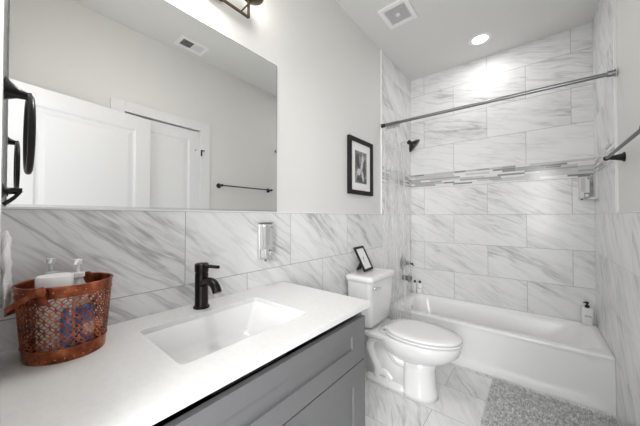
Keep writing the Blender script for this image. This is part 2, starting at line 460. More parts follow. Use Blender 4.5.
# countertop with the sink cut-out
bm = B()
def ring_face(zz):
    outer = [(TILE+0.001, CYS), (CX, CYS), (CX, CY), (TILE+0.001, CY)]
    inner = [(p[0], p[1]) for p in rrect(SX0, SX1, SY0, SY1, 0.018, 0, 5)]
    return outer, inner
outer, inner = ring_face(0)
for zz in (ZC-CT, ZC):
    ov = [bm.verts.new((*p, zz)) for p in outer]; iv = [bm.verts.new((*p, zz)) for p in inner]
    edges = [bm.edges.new((a[i], a[(i+1) % len(a)])) for a in (ov, iv) for i in range(len(a))]
    bmesh.ops.triangle_fill(bm, use_beauty=True, edges=edges)
    if zz == ZC-CT: lo = (ov, iv)
for a, b in ((lo[0], ov), (lo[1], iv)):
    for i in range(len(a)):
        j = (i+1) % len(a); bm.faces.new((a[i], a[j], b[j], b[i]))
ct = obj('countertop', bm, M['quartz'], bev=0.002)
tag(ct, 'white quartz vanity countertop with an undermount sink cut-out', 'countertop')
# sink
sk = thing('undermount_sink', 'white rectangular undermount sink basin set below the countertop', 'sink', (0.3, 0.525, ZC-0.15))
bm = B(); zt = ZC-CT-0.001
prof = [(-0.020, 0, 0.030), (0.004, 0, 0.030), (0.004, -0.004, 0.030), (-0.006, -0.02, 0.030), (-0.012, -0.075, 0.034), (-0.024, -0.108, 0.04), (-0.05, -0.122, 0.04), (-0.11, -0.127, 0.03)]
rings = []
for k, (ins, dz, r) in enumerate(prof):
    i = -ins
    e = 0.05*max(0, min(1, (-dz)/0.12))**1.5   # the basin's ends slope in more than its sides
    if k == 0: i = -0.02
    rings.append(rrect(SX0+i, SX1-i, SY0+i+e, SY1-i-e, r, zt+dz, 6))
loft(bm, rings, cap=False)
bm.faces.new([bm.verts.new(p) for p in rings[-1]])
bmesh.ops.remove_doubles(bm, verts=bm.verts, dist=1e-5)
bas = obj('basin', bm, M['porcelain'], sk, smooth='all')
s_ = bas.modifiers.new('solid', 'SOLIDIFY'); s_.thickness = 0.008; s_.offset = 1.0
bm = B(); lathe(bm, (0.285, 0.525, zt-0.127), [(0.032, 0), (0.032, 0.002), (0.024, 0.003), (0.022, 0.001), (0.018, 0.0035), (0.004, 0.005)], n=28)
obj('drain', bm, M['bronze'], sk, smooth=True)

# cabinet
vc = thing('vanity_cabinet', 'grey shaker style vanity cabinet under the white countertop', 'cabinet', (0.28, 0.52, 0))
CF = 0.541; VY0, VY1 = 0.012, 1.017; VT = ZC-CT-0.001
bm = B()
box(bm, TILE+0.002, CF, VY0, VY0+0.018, 0.10, VT-0.0); box(bm, TILE+0.002, CF, VY1-0.018, VY1, 0.10, VT)
box(bm, TILE+0.002, CF, VY0+0.018, VY1-0.018, 0.10, 0.118); box(bm, TILE+0.002, TILE+0.012, VY0+0.018, VY1-0.018, 0.118, VT)
box(bm, CF-0.018, CF, VY0+0.018, VY1-0.018, 0.61-0.02, 0.625); box(bm, CF-0.018, CF, VY0+0.018, VY1-0.018, VT-0.02, VT)
box(bm, CF-0.018, CF, 0.50, 0.545, 0.118, 0.605)
box(bm, 0.06, 0.47, VY0+0.01, VY1-0.01, 0.0, 0.10)
obj('body', bm, M['cabinet'], vc, bev=0.001)
def shaker(y0, y1, z0, z1, rw, rb, rt):
    bm = B(); x0, x1 = CF+0.0005, CF+0.0195
    box(bm, x0, x1, y0, y0+rw, z0, z1); box(bm, x0, x1, y1-rw, y1, z0, z1)
    box(bm, x0, x1, y0+rw, y1-rw, z0, z0+rb); box(bm, x0, x1, y0+rw, y1-rw, z1-rt, z1)
    box(bm, x0, x1-0.010, y0+rw, y1-rw, z0+rb, z1-rt)
    return bm
obj('drawer_front', shaker(VY0+0.002, VY1-0.002, 0.612, 0.791, 0.098, 0.068, 0.055), M['cabinet'], vc)
for (a, b, ky) in ((VY0+0.002, 0.520, 0.478), (0.526, VY1-0.002, 0.572)):
    dr = obj('door', shaker(a, b, 0.115, 0.606, 0.088, 0.08, 0.075), M['cabinet'], vc)
    bm = B(); lathe(bm, (CF+0.0195, ky, 0.560), [(0.006, 0), (0.005, 0.012), (0.013, 0.016), (0.015, 0.022), (0.012, 0.027), (0.003, 0.029)], (1, 0, 0), 20)
    obj('knob', bm, M['black'], dr, smooth=True)

# faucet
fc = thing('faucet', 'dark bronze single-lever faucet standing behind the sink', 'faucet', (0.080, 0.53, ZC))
bm = B(); lathe(bm, (0.080, 0.53, ZC), [(0.031, 0), (0.031, 0.006), (0.0265, 0.009), (0.0255, 0.012), (0.0255, 0.138), (0.023, 0.140), (0.023, 0.143)], n=36)
obj('body', bm, M['bronze'], fc, smooth=True)
bm = B()
pts = smoothpath([(0.095, 0.53, ZC+0.098), (0.125, 0.53, ZC+0.112), (0.165, 0.53, ZC+0.114), (0.190, 0.53, ZC+0.100), (0.202, 0.53, ZC+0.080)], 5)
tube(bm, pts, [0.0175]*len(pts), 18, flat=(1, 0.9))
obj('spout', bm, M['bronze'], fc, smooth=True)
bm = B(); lathe(bm, (0.080, 0.53, ZC+0.144), [(0.0255, 0), (0.0265, 0.004), (0.0265, 0.032), (0.022, 0.036), (0.005, 0.037)], n=36)
hd = obj('handle', bm, M['bronze'], fc, smooth=True)
bm = B(); tube(bm, [(0.095, 0.53, ZC+0.170), (0.205, 0.532, ZC+0.178)], [0.0075, 0.0065], 12)
obj('lever', bm, M['bronze'], hd, smooth=True)

# ------------------------------------------------------------------ copper basket
BC = Vector((0.130, 0.124, ZC))
bk = thing('copper_basket', 'pierced copper basket with a fallen strap handle, full of toiletries', 'basket', BC)
A1 = math.atan2(0.573, -0.82)      # direction of the pivot axis
ea = Vector((math.cos(A1), math.sin(A1), 0)); eb = Vector((-ea.y, ea.x, 0))
BH = 0.192
def brad(h):   # semi-axes along pivots / across, flaring upward
    k = h/BH
    return 0.078+0.015*k, 0.085+0.015*k
def bpt(th, h, off=0.0):
    a, b = brad(h); a += off; b += off
    return BC + ea*a*math.cos(th) + eb*b*math.sin(th) + Vector((0, 0, h))
def bband(bm, h0, h1, t=0.0016, n=72, k=2):
    hs = [h0+(h1-h0)*i/k for i in range(k+1)]
    prof = [(h, 0) for h in hs] + [(h, -t) for h in hs[::-1]]
    rings = [[bpt(2*math.pi*i/n, h, o) for i in range(n)] for h, o in prof]
    rings.append(rings[0]); loft(bm, rings, cap=False)
bm = B(); bband(bm, 0.0, 0.034)
for zz, oo in ((0.002, -0.002), (0.0005, -0.001)):
    bm.faces.new([bm.verts.new(bpt(2*math.pi*i/72, zz, oo)) for i in range(72)])
bmesh.ops.remove_doubles(bm, verts=bm.verts, dist=0.0012)
obj('base_pan', bm, M['copper'], bk, smooth=True)
bm = B(); bband(bm, 0.167, BH); obj('top_band', bm, M['copper'], bk, smooth=True)
# pierced wall: interlocking rings
bm = B(); NR = 26; rr = 0.0142; wire = 0.0021; rows = [0.040+0.0137*i for i in range(10)]
for ri, h in enumerate(rows):
    for i in range(NR):
        th0 = 2*math.pi*(i + 0.5*(ri % 2))/NR
        a, b = brad(h); per = math.sqrt((a*math.sin(th0))**2+(b*math.cos(th0))**2)
        loops = []
        for (ra, off) in ((rr, 0), (rr-wire, 0), (rr-wire, -0.0012), (rr, -0.0012)):
            loops.append([bpt(th0+ra*math.cos(2*math.pi*k/14)/per, min(0.168, max(0.033, h+ra*math.sin(2*math.pi*k/14))), off+0.0003*(ri % 2)) for k in range(14)])
        loops.append(loops[0]); loft(bm, loops, cap=False)
obj('pierced_wall', bm, M['copper'], bk)
for hh, rad, oo, nm in ((BH, 0.0032, 0, 'rolled_rim'), (0.034, 0.0018, 0.0005, 'wire_bead'), (0.167, 0.0018, 0.0005, 'wire_bead')):
    bm = B(); rim = [bpt(2*math.pi*i/72, hh, oo) for i in range(73)]; tube(bm, rim, rad, 8, cap=False)
    obj(nm, bm, M['copper'], bk, smooth=True)
for h in (0.181, 0.010):
    for i in range(30):
        p = bpt(2*math.pi*i/30, h); n = (p-BC); n.z = 0
        if n.dot(Vector((1, -0.6, 0))) < 0: continue
        bm = B(); lathe(bm, p, [(0.0020, -0.0005), (0.0018, 0.0010), (0.0006, 0.0016)], n, 8)
        obj('rivet', bm, M['rivet'], bk, smooth=True)
# bail: strap from pivot to pivot, dropped towards the corner
p1 = bpt(math.pi, 0.186, 0.005); p2 = bpt(0, 0.186, 0.005)
ap = BC - Vector((0, 0, 0)) 
dirn = Vector((-0.573, -0.82, 0))
mid = (p1+p2)/2
path = []
for k in range(25):
    s = k/24; an = math.pi*s
    c = math.cos(an); sn = math.sin(an)
    p = mid + (p1-mid)*(abs(c)**0.75*(1 if c > 0 else -1))*1.04 + dirn*(0.112*sn**0.8) + Vector((0, 0, -0.066*sn**0.9))
    p.y = max(p.y, 0.014); path.append(p)
bm = B()
rings = []
for i, p in enumerate(path):
    d = (path[min(i+1, 24)]-path[max(i-1, 0)]).normalized(); wv = Vector((0, 0, 1)) - d*d.z; wv.normalize(); tv = d.cross(wv)
    rings.append([p+wv*0.0065+tv*0.0012, p+wv*0.0065-tv*0.0012, p-wv*0.0065-tv*0.0012, p-wv*0.0065+tv*0.0012])
loft(bm, rings)
obj('strap_handle', bm, M['copper'], bk, bev=0.0008)
for s, p in ((math.pi, p1), (0, p2)):
    bm = B(); n = (p-BC); n.z = 0; n.normalize()
    lathe(bm, p+n*0.001, [(0.012, -0.004), (0.012, 0.003), (0.009, 0.005), (0.003, 0.006)], n, 20)
    box(bm, -0.011, 0.011, -0.0012, 0.0012, -0.034, 0.004, Matrix.Translation(p - n*0.0035) @ Matrix.Rotation(math.atan2(n.y, n.x)+math.pi/2, 4, 'Z'))
    obj('handle_mount', bm, M['copper'], bk, smooth=True)
# what the basket holds
ZB = ZC+0.003
def pump_bottle(name, label, x, y, hb, rb, m, mp, hp=0.045, rot=0.0, z=ZB, cat='bottle', neck=0.010):
    t = thing(name, label, cat, (x, y, z))
    bm = B(); lathe(bm, (x, y, z), [(rb*0.9, 0), (rb, 0.004), (rb, hb*0.72), (rb*0.93, hb*0.85), (rb*0.6, hb*0.95), (neck, hb), (neck, hb+0.004)], n=28)
    obj('body', bm, m, t, smooth=True)
    bm = B(); h = hb+0.003
    lathe(bm, (x, y, z+h), [(neck+0.003, 0), (neck+0.003, 0.012), (0.005, 0.014), (0.004, 0.014+hp*0.45), (0.009, 0.014+hp*0.47), (0.010, 0.014+hp*0.7), (0.004, 0.014+hp*0.76)], n=20)
    c, s = math.cos(rot), math.sin(rot); zz = z+h+0.014+hp*0.6
    tube(bm, [(x, y, zz), (x+c*0.022, y+s*0.022, zz), (x+c*0.030, y+s*0.030, zz-0.006)], [0.0055, 0.0045, 0.0035], 10)
    obj('pump', bm, mp, t, smooth=True)
    return t
pump_bottle('lotion_bottle', 'clear pump bottle at the back left inside the copper basket', 0.083, 0.096, 0.196, 0.020, M['frosted'], M['frosted'], 0.05, R(-10), neck=0.012)
pump_bottle('soap_bottle', 'clear pump bottle with white pump at the right inside the copper basket', 0.100, 0.150, 0.188, 0.024, M['frosted'], M['plasticw'], 0.05, R(-20), neck=0.013)
jr = thing('cream_jar', 'large round white tub sticking out of the copper basket', 'jar', (0.150, 0.098, ZB))
bm = B(); lathe(bm, (0.150, 0.098, ZB), [(0.030, 0), (0.033, 0.004), (0.034, 0.165)], n=36); obj('body', bm, M['plasticw'], jr, smooth=True)
bm = B(); lathe(bm, (0.150, 0.098, ZB+0.1655), [(0.036, 0), (0.0365, 0.002), (0.0365, 0.043), (0.034, 0.046), (0.01, 0.047)], n=36); obj('lid', bm, M['plasticw'], jr, smooth=True)
jr2 = bx(-0.012, 0.012, -0.016, 0.016, 0, 0.12, mtx=Matrix.Translation((0.168, 0.156, ZB)) @ Matrix.Rotation(R(28), 4, 'Z'))
bb = thing('toiletry_pack', 'blue and white toiletry pack behind the pierced copper front', 'package', (0.168, 0.156, ZB))
o = obj('carton', jr2, M['blue'], bb, bev=0.002)
bm = bx(0.0121, 0.0125, -0.013, 0.013, 0.045, 0.075, mtx=Matrix.Translation((0.168, 0.156, ZB)) @ Matrix.Rotation(R(28), 4, 'Z'))
obj('white_label', bm, M['plasticw'], bb)
bm = B(); lathe(bm, (0.186, 0.116, ZB), [(0.010, 0), (0.011, 0.01), (0.011, 0.10), (0.006, 0.11), (0.006, 0.125), (0.003, 0.127)], n=20)
tag(obj('small_bottle', bm, M['blue'], smooth=True), 'small blue bottle standing against the front of the copper basket inside', 'bottle')

# ------------------------------------------------------------------ towel ring, hook and towel on the near wall
tr = thing('towel_ring', 'black towel ring on the wall at the left edge of the mirror', 'towel ring', (0.29, YE, 1.47))
bm = B(); RX, RYY = 0.29, 0.041
lathe(bm, (RX, YE, 1.485), [(0.026, 0), (0.026, 0.003), (0.020, 0.008), (0.011, 0.022), (0.008, 0.034), (0.010, 0.040), (0.005, 0.043)], (0, 1, -0.15), 24)
obj('mount', bm, M['black'], tr, smooth=True)
bm = B(); pts = [(RX+0.080*math.sin(a), RYY, 1.397+0.080*math.cos(a)) for a in [2*math.pi*k/48 for k in range(49)]]
tube(bm, pts, 0.0055, 10, cap=False)
obj('ring', bm, M['black'], tr, smooth=True)
hk = thing('towel_hook', 'small black hook low beside the mirror corner, above the white towel', 'hook', (0.075, YE, 1.29))
bm = B(); lathe(bm, (0.075, YE, 1.288), [(0.020, 0), (0.020, 0.004), (0.010, 0.009), (0.008, 0.016)], (0, 1, 0), 20)
obj('wall_plate', bm, M['black'], hk, smooth=True)
bm = B(); tube(bm, [(0.075, YE+0.010, 1.290), (0.075, 0.026, 1.292), (0.075, 0.041, 1.291)], [0.006, 0.005, 0.0055], 10)
tube(bm, smoothpath([(0.075, 0.039, 1.289), (0.075, 0.028, 1.272), (0.075, YE+0.005, 1.252)], 4), 0.0042, 10)
obj('hook_arm', bm, M['black'], hk, smooth=True)
tw = thing('hand_towel', 'white fluffy towel hanging on the wall left of the copper basket', 'towel', (0.075, YE, 1.25))
bm = B(); N, K = 26, 30; rings = []
for k in range(K+1):
    s = k/K; z = 1.182 - 0.19*s; ring = []
    hwid = 0.016+0.035*min(1, s*2.4)
    for i in range(N):
        a = 2*math.pi*i/N; fr = math.cos(a)
        thk = (0.006+0.004*math.sin(s*2.6))*(1+0.35*math.sin(fr*9+s*4)) * (0.35 if k in (0, K) else 1)
        ring.append((0.075+hwid*fr + 0.004*math.sin(s*9), max(YE+0.001, YE+0.0095+thk*math.sin(a)+0.002*math.sin(s*17+i)), z+0.004*math.sin(i*1.7+k)))
    rings.append(ring)
loft(bm, rings); obj('cloth', bm, M['terry'], tw, smooth='all')
# ------------------------------------------------------------------ chrome soap dispenser on the tile above the sink
def dispenser(name, label, place, z0, m_body, m_win=None):
    """local: x out of wall 0.., y width, z up from 0"""
    t = thing(name, label, 'soap dispenser', place @ Vector((0, 0, z0)))
    def L(bm): bm.transform(place @ Matrix.Translation((0, 0, z0))); return bm
    bm = B(); loft(bm, [[(x, y, z) for (y, z, _) in rrect(-0.036, 0.036, 0.0, 0.19, 0.012, 0)] for x in (0, 0.020)])
    obj('back_case', L(bm), m_body, t, bev=0.004)
    bm = B(); loft(bm, [[(x, y, z) for (y, z, _) in rrect(-0.034+i, 0.034-i, 0.045+i, 0.188-i, 0.012, 0)] for x, i in ((0.020, 0), (0.044, 0), (0.052, 0.006))])
    obj('front_cover', L(bm), m_body, t, smooth=True)
    bm = B(); loft(bm, [[(x, y, z) for (y, z, _) in rrect(-0.022, 0.004, 0.062, 0.172, 0.006, 0)] for x in (0.0515, 0.0535)])
    obj('level_window', L(bm), m_win or M['frost'], t)
    bm = B(); box(bm, 0.006, 0.050, -0.034, 0.034, 0.188, 0.192); obj('dark_top', L(bm), M['ink'], t)
    bm = B(); lathe(bm, (0.0515, 0.020, 0.166), [(0.005, 0), (0.005, 0.002), (0.002, 0.003)], (1, 0, 0), 14); obj('lock', L(bm), M['ink'], t, smooth=True)
    bm = B(); lathe(bm, (0.020, 0.013, 0.028), [(0.015, 0), (0.015, 0.036), (0.012, 0.040), (0.003, 0.041)], (1, 0, 0), 20); obj('push_button', L(bm), m_body, t, smooth=True)
    bm = B(); loft(bm, [[(x, y, z) for (y, z, _) in rrect(-0.030, -0.002, 0.004, 0.056, 0.008, 0)] for x in (0.020, 0.060)])
    obj('spout_housing', L(bm), m_body, t, bev=0.004)
    bm = B(); lathe(bm, (0.046, -0.016, 0.006), [(0.007, 0), (0.005, -0.012), (0.003, -0.014)], (0, 0, 1), 14); obj('nozzle', L(bm), M['ink'], t, smooth=True)
    return t
dispenser('soap_dispenser', 'chrome wall soap dispenser on the marble tile right of the faucet', Matrix.Translation((TILE, 0.895, 0)), 0.998, M['silver'])
pl = Matrix.Translation((1.452, D-TILE, 0)) @ Matrix.Rotation(R(-90), 4, 'Z')
M['satin'] = mat('satin white plastic', (.66, .66, .66), 0.2)
dispenser('soap_dispenser', 'pale wall soap dispenser in the shower corner on the back wall', pl, 1.365, M['satin'], mat('pale soap window', (.5, .5, .5), 0.2))
pl = Matrix.Translation((W-TILE, 3.02, 0)) @ Matrix.Rotation(R(180), 4, 'Z')
M['paled'] = mat('pale plastic', (.70, .70, .70), 0.3)
t = thing('toiletry_holder', 'flat white holder on the right shower wall at the corner below the mosaic', 'holder', (W-TILE, 2.99, 1.36))
bm = bx(W-TILE-0.012, W-TILE, 2.90, 3.035, 1.37, 1.565); obj('back_plate', bm, M['paled'], t, bev=0.003)
bm = bx(W-TILE-0.045, W-TILE, 2.895, 3.04, 1.358, 1.372); obj('ledge', bm, M['paled'], t, bev=0.003)

# ------------------------------------------------------------------ framed print on the wall
pf = thing('framed_picture', 'black framed black and white print hanging on the wall above the toilet', 'picture', (0, 1.915, 1.63))
def frame_ring(bm, x0, x1, y0, y1, z0, z1, w_):
    box(bm, x0, x1, y0, y0+w_, z0, z1); box(bm, x0, x1, y1-w_, y1, z0, z1)
    box(bm, x0, x1, y0+w_, y1-w_, z0, z0+w_); box(bm, x0, x1, y0+w_, y1-w_, z1-w_, z1)
PY0, PY1, PZ0, PZ1 = 1.725, 2.108, 1.402, 1.862
bm = B(); frame_ring(bm, 0.001, 0.026, PY0, PY1, PZ0, PZ1, 0.034)
obj('frame', bm, M['blackplastic'], pf, bev=0.002)
obj('mat_board', bx(0.002, 0.012, PY0+0.034, PY1-0.034, PZ0+0.034, PZ1-0.034), M['paper'], pf)
pr = obj('print', bx(0.012, 0.0125, PY0+0.10, PY1-0.095, PZ0+0.095, PZ1-0.10), M['print'], pf)
def blob(bm, x, cy, cz, ry, rz, rot=0, n=16):
    bm.faces.new([bm.verts.new((x, cy+ry*math.cos(a)*math.cos(rot)-rz*math.sin(a)*math.sin(rot), cz+ry*math.cos(a)*math.sin(rot)+rz*math.sin(a)*math.cos(rot))) for a in [2*math.pi*k/n for k in range(n)]])
bm = B(); blob(bm, 0.0129, 1.945, 1.700, 0.020, 0.030); blob(bm, 0.0130, 1.930, 1.645, 0.016, 0.05, -0.3); blob(bm, 0.0131, 1.885, 1.590, 0.030, 0.028, 0.4); blob(bm, 0.0132, 1.945, 1.560, 0.016, 0.045, 0.3)
obj('pale_figure', bm, M['printlight'], pr)
bm = B(); blob(bm, 0.0127, 1.865, 1.68, 0.028, 0.055, 0.2); blob(bm, 0.01275, 1.975, 1.62, 0.018, 0.08); blob(bm, 0.01272, 1.90, 1.53, 0.05, 0.022)
obj('dark_figure', bm, M['printdark'], pr)

# ------------------------------------------------------------------ toilet
TY = 1.865
to = thing('toilet', 'white two-piece toilet with closed lid beside the vanity', 'toilet', (0.40, TY, 0))
def egg(xb, xf, hw, z, n=40, pf_=2.0, pb=2.6, split=0.42):
    """egg outline: round towards xf, squarer at the back"""
    cx = xb+(xf-xb)*split; pts = []
    for k in range(n):
        a = 2*math.pi*k/n; c, s = math.cos(a), math.sin(a)
        if c >= 0: e = pf_; L_ = xf-cx
        else: e = pb; L_ = cx-xb
        pts.append((cx+math.copysign(abs(c)**(2/e), c)*L_, TY+math.copysign(abs(s)**(2/e), s)*hw, z))
    return pts
# bowl
bm = B(); loft(bm, [egg(0.40, 0.61, 0.09, 0.225), egg(0.31, 0.65, 0.120, 0.250), egg(0.26, 0.715, 0.153, 0.285), egg(0.235, 0.755, 0.173, 0.325),
                    egg(0.225, 0.768, 0.181, 0.36), egg(0.22, 0.770, 0.181, 0.38), egg(0.222, 0.764, 0.177, 0.389), egg(0.24, 0.745, 0.16, 0.392)])
obj('bowl', bm, M['porcelain'], to, smooth='all')
# deck behind the bowl that carries the tank
bm = B(); loft(bm, [rrect(0.14, 0.34, TY-0.09, TY+0.09, 0.03, 0.31), rrect(0.07, 0.35, TY-0.15, TY+0.15, 0.04, 0.355), rrect(0.05, 0.36, TY-0.165, TY+0.165, 0.04, 0.384), rrect(0.055, 0.355, TY-0.16, TY+0.16, 0.04, 0.3895)])
obj('deck', bm, M['porcelain'], to, smooth='all')
# pedestal column + foot + web
bm = B(); loft(bm, [egg(0.418, 0.628, 0.108, 0.0, pb=5), egg(0.418, 0.622, 0.104, 0.03, pb=5), egg(0.418, 0.612, 0.098, 0.10, pb=5), egg(0.418, 0.61, 0.098, 0.19, pb=5), egg(0.418, 0.63, 0.106, 0.275, pb=5)])
obj('pedestal', bm, M['porcelain'], to, smooth='all')
bm = B(); loft(bm, [rrect(0.12, 0.45, TY-0.100, TY+0.100, 0.05, 0.0), rrect(0.12, 0.45, TY-0.097, TY+0.097, 0.05, 0.030), rrect(0.13, 0.44, TY-0.075, TY+0.075, 0.04, 0.048)])
obj('foot', bm, M['porcelain'], to, smooth='all')
bm = B(); box(bm, 0.125, 0.45, TY-0.070, TY+0.070, 0.02, 0.345)
for s in (-1, 1):
    pts = smoothpath([(0.44, TY+s*0.052, 0.20), (0.37, TY+s*0.070, 0.215), (0.315, TY+s*0.070, 0.275), (0.25, TY+s*0.070, 0.325), (0.185, TY+s*0.070, 0.305), (0.165, TY+s*0.070, 0.245), (0.195, TY+s*0.070, 0.175), (0.225, TY+s*0.070, 0.12), (0.215, TY+s*0.054, 0.045)], 5)
    tube(bm, pts, 0.033, 14)
    pts = smoothpath([(0.20, TY+s*0.050, 0.07), (0.28, TY+s*0.050, 0.085), (0.33, TY+s*0.048, 0.05)], 5); tube(bm, pts, 0.036, 12)
obj('trapway', bm, M['porcelain'], to, smooth='all')
for s in (-1, 1):
    bm = B(); lathe(bm, (0.30, TY+s*0.082, 0.040), [(0.014, 0), (0.014, 0.010), (0.010, 0.018), (0.003, 0.020)], n=16); obj('bolt_cap', bm, M['plasticw'], to, smooth=True)
# seat and lid
bm = B(); loft(bm, [egg(0.295, 0.770, 0.177, 0.3985, pb=2.7), egg(0.291, 0.778, 0.182, 0.402, pb=2.7), egg(0.291, 0.779, 0.183, 0.411, pb=2.7), egg(0.295, 0.775, 0.179, 0.4135, pb=2.7)])
obj('seat', bm, M['seat'], to, smooth='all')
bm = B(); loft(bm, [egg(0.300, 0.771, 0.176, 0.4200, pb=2.7), egg(0.297, 0.775, 0.1795, 0.4215, pb=2.7), egg(0.297, 0.775, 0.1795, 0.430, pb=2.7), egg(0.302, 0.768, 0.174, 0.435, pb=2.7), egg(0.35, 0.70, 0.12, 0.438, pb=2.7)])
ld = obj('lid', bm, M['seat'], to, smooth='all')
for s in (-1, 1):
    bm = B(); lathe(bm, (0.292, TY+s*0.075-0.02, 0.412), [(0.012, 0), (0.013, 0.003), (0.013, 0.037), (0.012, 0.04)], (0, 1, 0), 16)
    box(bm, 0.280, 0.304, TY+s*0.075-0.02, TY+s*0.075+0.02, 0.392, 0.412); obj('hinge', bm, M['seat'], to, smooth=True)
# tank
bm = B(); rings = []
for z, ix, iy, r in ((0.392, 0.055, 0.10, 0.03), (0.405, 0.030, 0.055, 0.04), (0.43, 0.020, 0.034, 0.045), (0.50, 0.012, 0.022, 0.045), (0.60, 0.006, 0.010, 0.042), (0.743, 0.0, 0.0, 0.04)):
    rings.append(rrect(0.022, 0.238-ix, TY-0.198+iy, TY+0.198-iy, r, z, 6))
loft(bm, rings); tk = obj('tank', bm, M['porcelain'], to, smooth=True, angle=60)
bm = B(); rings = []
for z, i, r in ((0.744, 0.0, 0.04), (0.748, -0.011, 0.045), (0.772, -0.012, 0.045), (0.782, -0.006, 0.042), (0.787, 0.012, 0.035), (0.7875, 0.05, 0.02)):
    rings.append(rrect(0.022+max(i, -0.008), 0.240-i, TY-0.200+i, TY+0.200-i, r, z, 6))
loft(bm, rings); obj('tank_lid', bm, M['porcelain'], to, smooth='all')
bm = B(); lathe(bm, (0.236, TY-0.155, 0.706), [(0.013, 0), (0.013, 0.006), (0.008, 0.010), (0.006, 0.02)], (1, 0, 0), 18)
tube(bm, [(0.255, TY-0.162, 0.706), (0.257, TY-0.12, 0.704), (0.257, TY-0.085, 0.701)], [0.007, 0.006, 0.005], 12)
obj('flush_lever', bm, M['chrome'], tk, smooth=True)
bm = B(); tube(bm, smoothpath([(0.012, 1.64, 0.17), (0.05, 1.64, 0.17), (0.075, 1.66, 0.20), (0.08, 1.70, 0.30), (0.10, 1.72, 0.395)], 5), 0.006, 10)
obj('supply_hose', bm, M['chrome'], to, smooth=True)
bm = B(); lathe(bm, (0.0105, 1.64, 0.17), [(0.024, 0), (0.022, 0.006), (0.012, 0.008), (0.012, 0.04), (0.016, 0.042), (0.016, 0.055)], (1, 0, 0), 18)
obj('shutoff_valve', bm, M['black'], to, smooth=True)

# small easel frame standing on the tank
ZL = 0.788
sf = thing('tabletop_frame', 'small black picture frame leaning on its easel on the toilet tank', 'picture frame', (0.17, 1.80, ZL))
SW, SH = 0.165, 0.205
lean = R(27)
mt = Matrix.Translation((0.118, 1.800, ZL+0.006)) @ Matrix.Rotation(R(5), 4, 'Z') @ Matrix.Rotation(-lean, 4, 'Y')
bm = B(); frame_ring(bm, -0.012, 0.0, 0, SW, 0, SH, 0.018); bm.transform(mt); obj('frame', bm, M['blackplastic'], sf, bev=0.001)
bm = bx(-0.010, -0.004, 0.018, SW-0.018, 0.018, SH-0.018); bm.transform(mt); cd = obj('card', bm, M['paper'], sf)
bm = B()
for (y, z, ry, rz, ro) in ((0.076, 0.104, 0.013, 0.0032, 0.5), (0.070, 0.094, 0.003, 0.013, 0.2), (0.080, 0.112, 0.010, 0.0026, 1.0), (0.076, 0.080, 0.012, 0.0016, 0.0)):
    blob(bm, -0.0036, y, z, ry, rz, ro)
bm.transform(mt); obj('drawing', bm, M['ink'], cd)
bm = B(); A = mt @ Vector((-0.0125, 0.050, 0.100)); Bq = mt @ Vector((-0.0125, 0.095, 0.100))
f1 = Vector((0.022, 1.835, ZL+0.001)); f2 = Vector((0.022, 1.905, ZL+0.001))
loft(bm, [[A, Bq, Bq+Vector((-0.004, 0, 0)), A+Vector((-0.004, 0, 0))], [f1, f2, f2+Vector((-0.004, 0, 0)), f1+Vector((-0.004, 0, 0))]])
obj('easel_leg', bm, M['blackplastic'], sf)

# ------------------------------------------------------------------ bathtub
TF, TH_ = 2.410, 0.350
tb = thing('bathtub', 'white alcove bathtub with a panelled apron', 'bathtub', (W/2, 2.74, 0))
X0, X1, Y0, Y1 = TILE+0.001, W-TILE-0.001, TF, D-TILE-0.001
bm = B()
def tr_(i0, i1, j0, j1, r, z): return rrect(X0+i0, X1-i1, Y0+j0, Y1-j1, r, z, 8)
rings = [tr_(0.004, 0.004, 0.006, 0.004, 0.004, TH_-0.03), tr_(0, 0, 0, 0, 0.006, TH_-0.012), tr_(0.0, 0.0, 0.003, 0.0, 0.006, TH_-0.003), tr_(0.004, 0.004, 0.010, 0.004, 0.010, TH_),
         tr_(0.080, 0.030, 0.060, 0.030, 0.10, TH_+0.000), tr_(0.092, 0.045, 0.072, 0.038, 0.10, TH_-0.004), tr_(0.102, 0.075, 0.085, 0.048, 0.11, TH_-0.022),
         tr_(0.112, 0.12, 0.095, 0.058, 0.12, TH_-0.06), tr_(0.135, 0.23, 0.115, 0.080, 0.13, 0.17), tr_(0.16, 0.32, 0.14, 0.105, 0.13, 0.10), tr_(0.20, 0.38, 0.18, 0.14, 0.11, 0.072), tr_(0.27, 0.45, 0.23, 0.19, 0.08, 0.062)]
loft(bm, rings, cap=False); bm.faces.new([bm.verts.new(p) for p in rings[-1]])
bmesh.ops.remove_doubles(bm, verts=bm.verts, dist=1e-5)
obj('basin', bm, M['tub'], tb, smooth='all')
# apron with a sunken panel whose corners are rounded
bm = B()
def ap_ring(x0, x1, z0, z1, r, y): return [(x, y, z) for (x, z, _) in rrect(x0, x1, z0, z1, r, 0, 8)]
rings = [ap_ring(X0, X1, 0.0005, TH_-0.012, 0.0015, Y0+0.05), ap_ring(X0, X1, 0.0005, TH_-0.012, 0.0015, Y0+0.004),
         ap_ring(X0+0.09, X1-0.085, 0.050, TH_-0.022, 0.06, Y0+0.004), ap_ring(X0+0.096, X1-0.093, 0.056, TH_-0.024, 0.055, Y0+0.0075), ap_ring(X0+0.13, X1-0.13, 0.09, TH_-0.03, 0.04, Y0+0.008)]
loft(bm, rings, cap=True)
obj('apron', bm, M['tub'], tb, smooth=True, angle=60)
bm = B(); box(bm, X0, X1, Y0-0.003, Y0+0.006, 0.0, 0.006); obj('caulk_line', bm, M['caulk'], tb)
bm = B(); lathe(bm, (X0+0.107, 2.82-0.06, 0.262), [(0.036, 0), (0.036, 0.005), (0.030, 0.010), (0.006, 0.012)], (1, 0, 0.15), 24); obj('overflow_plate', bm, M['silver'], tb, smooth=True)
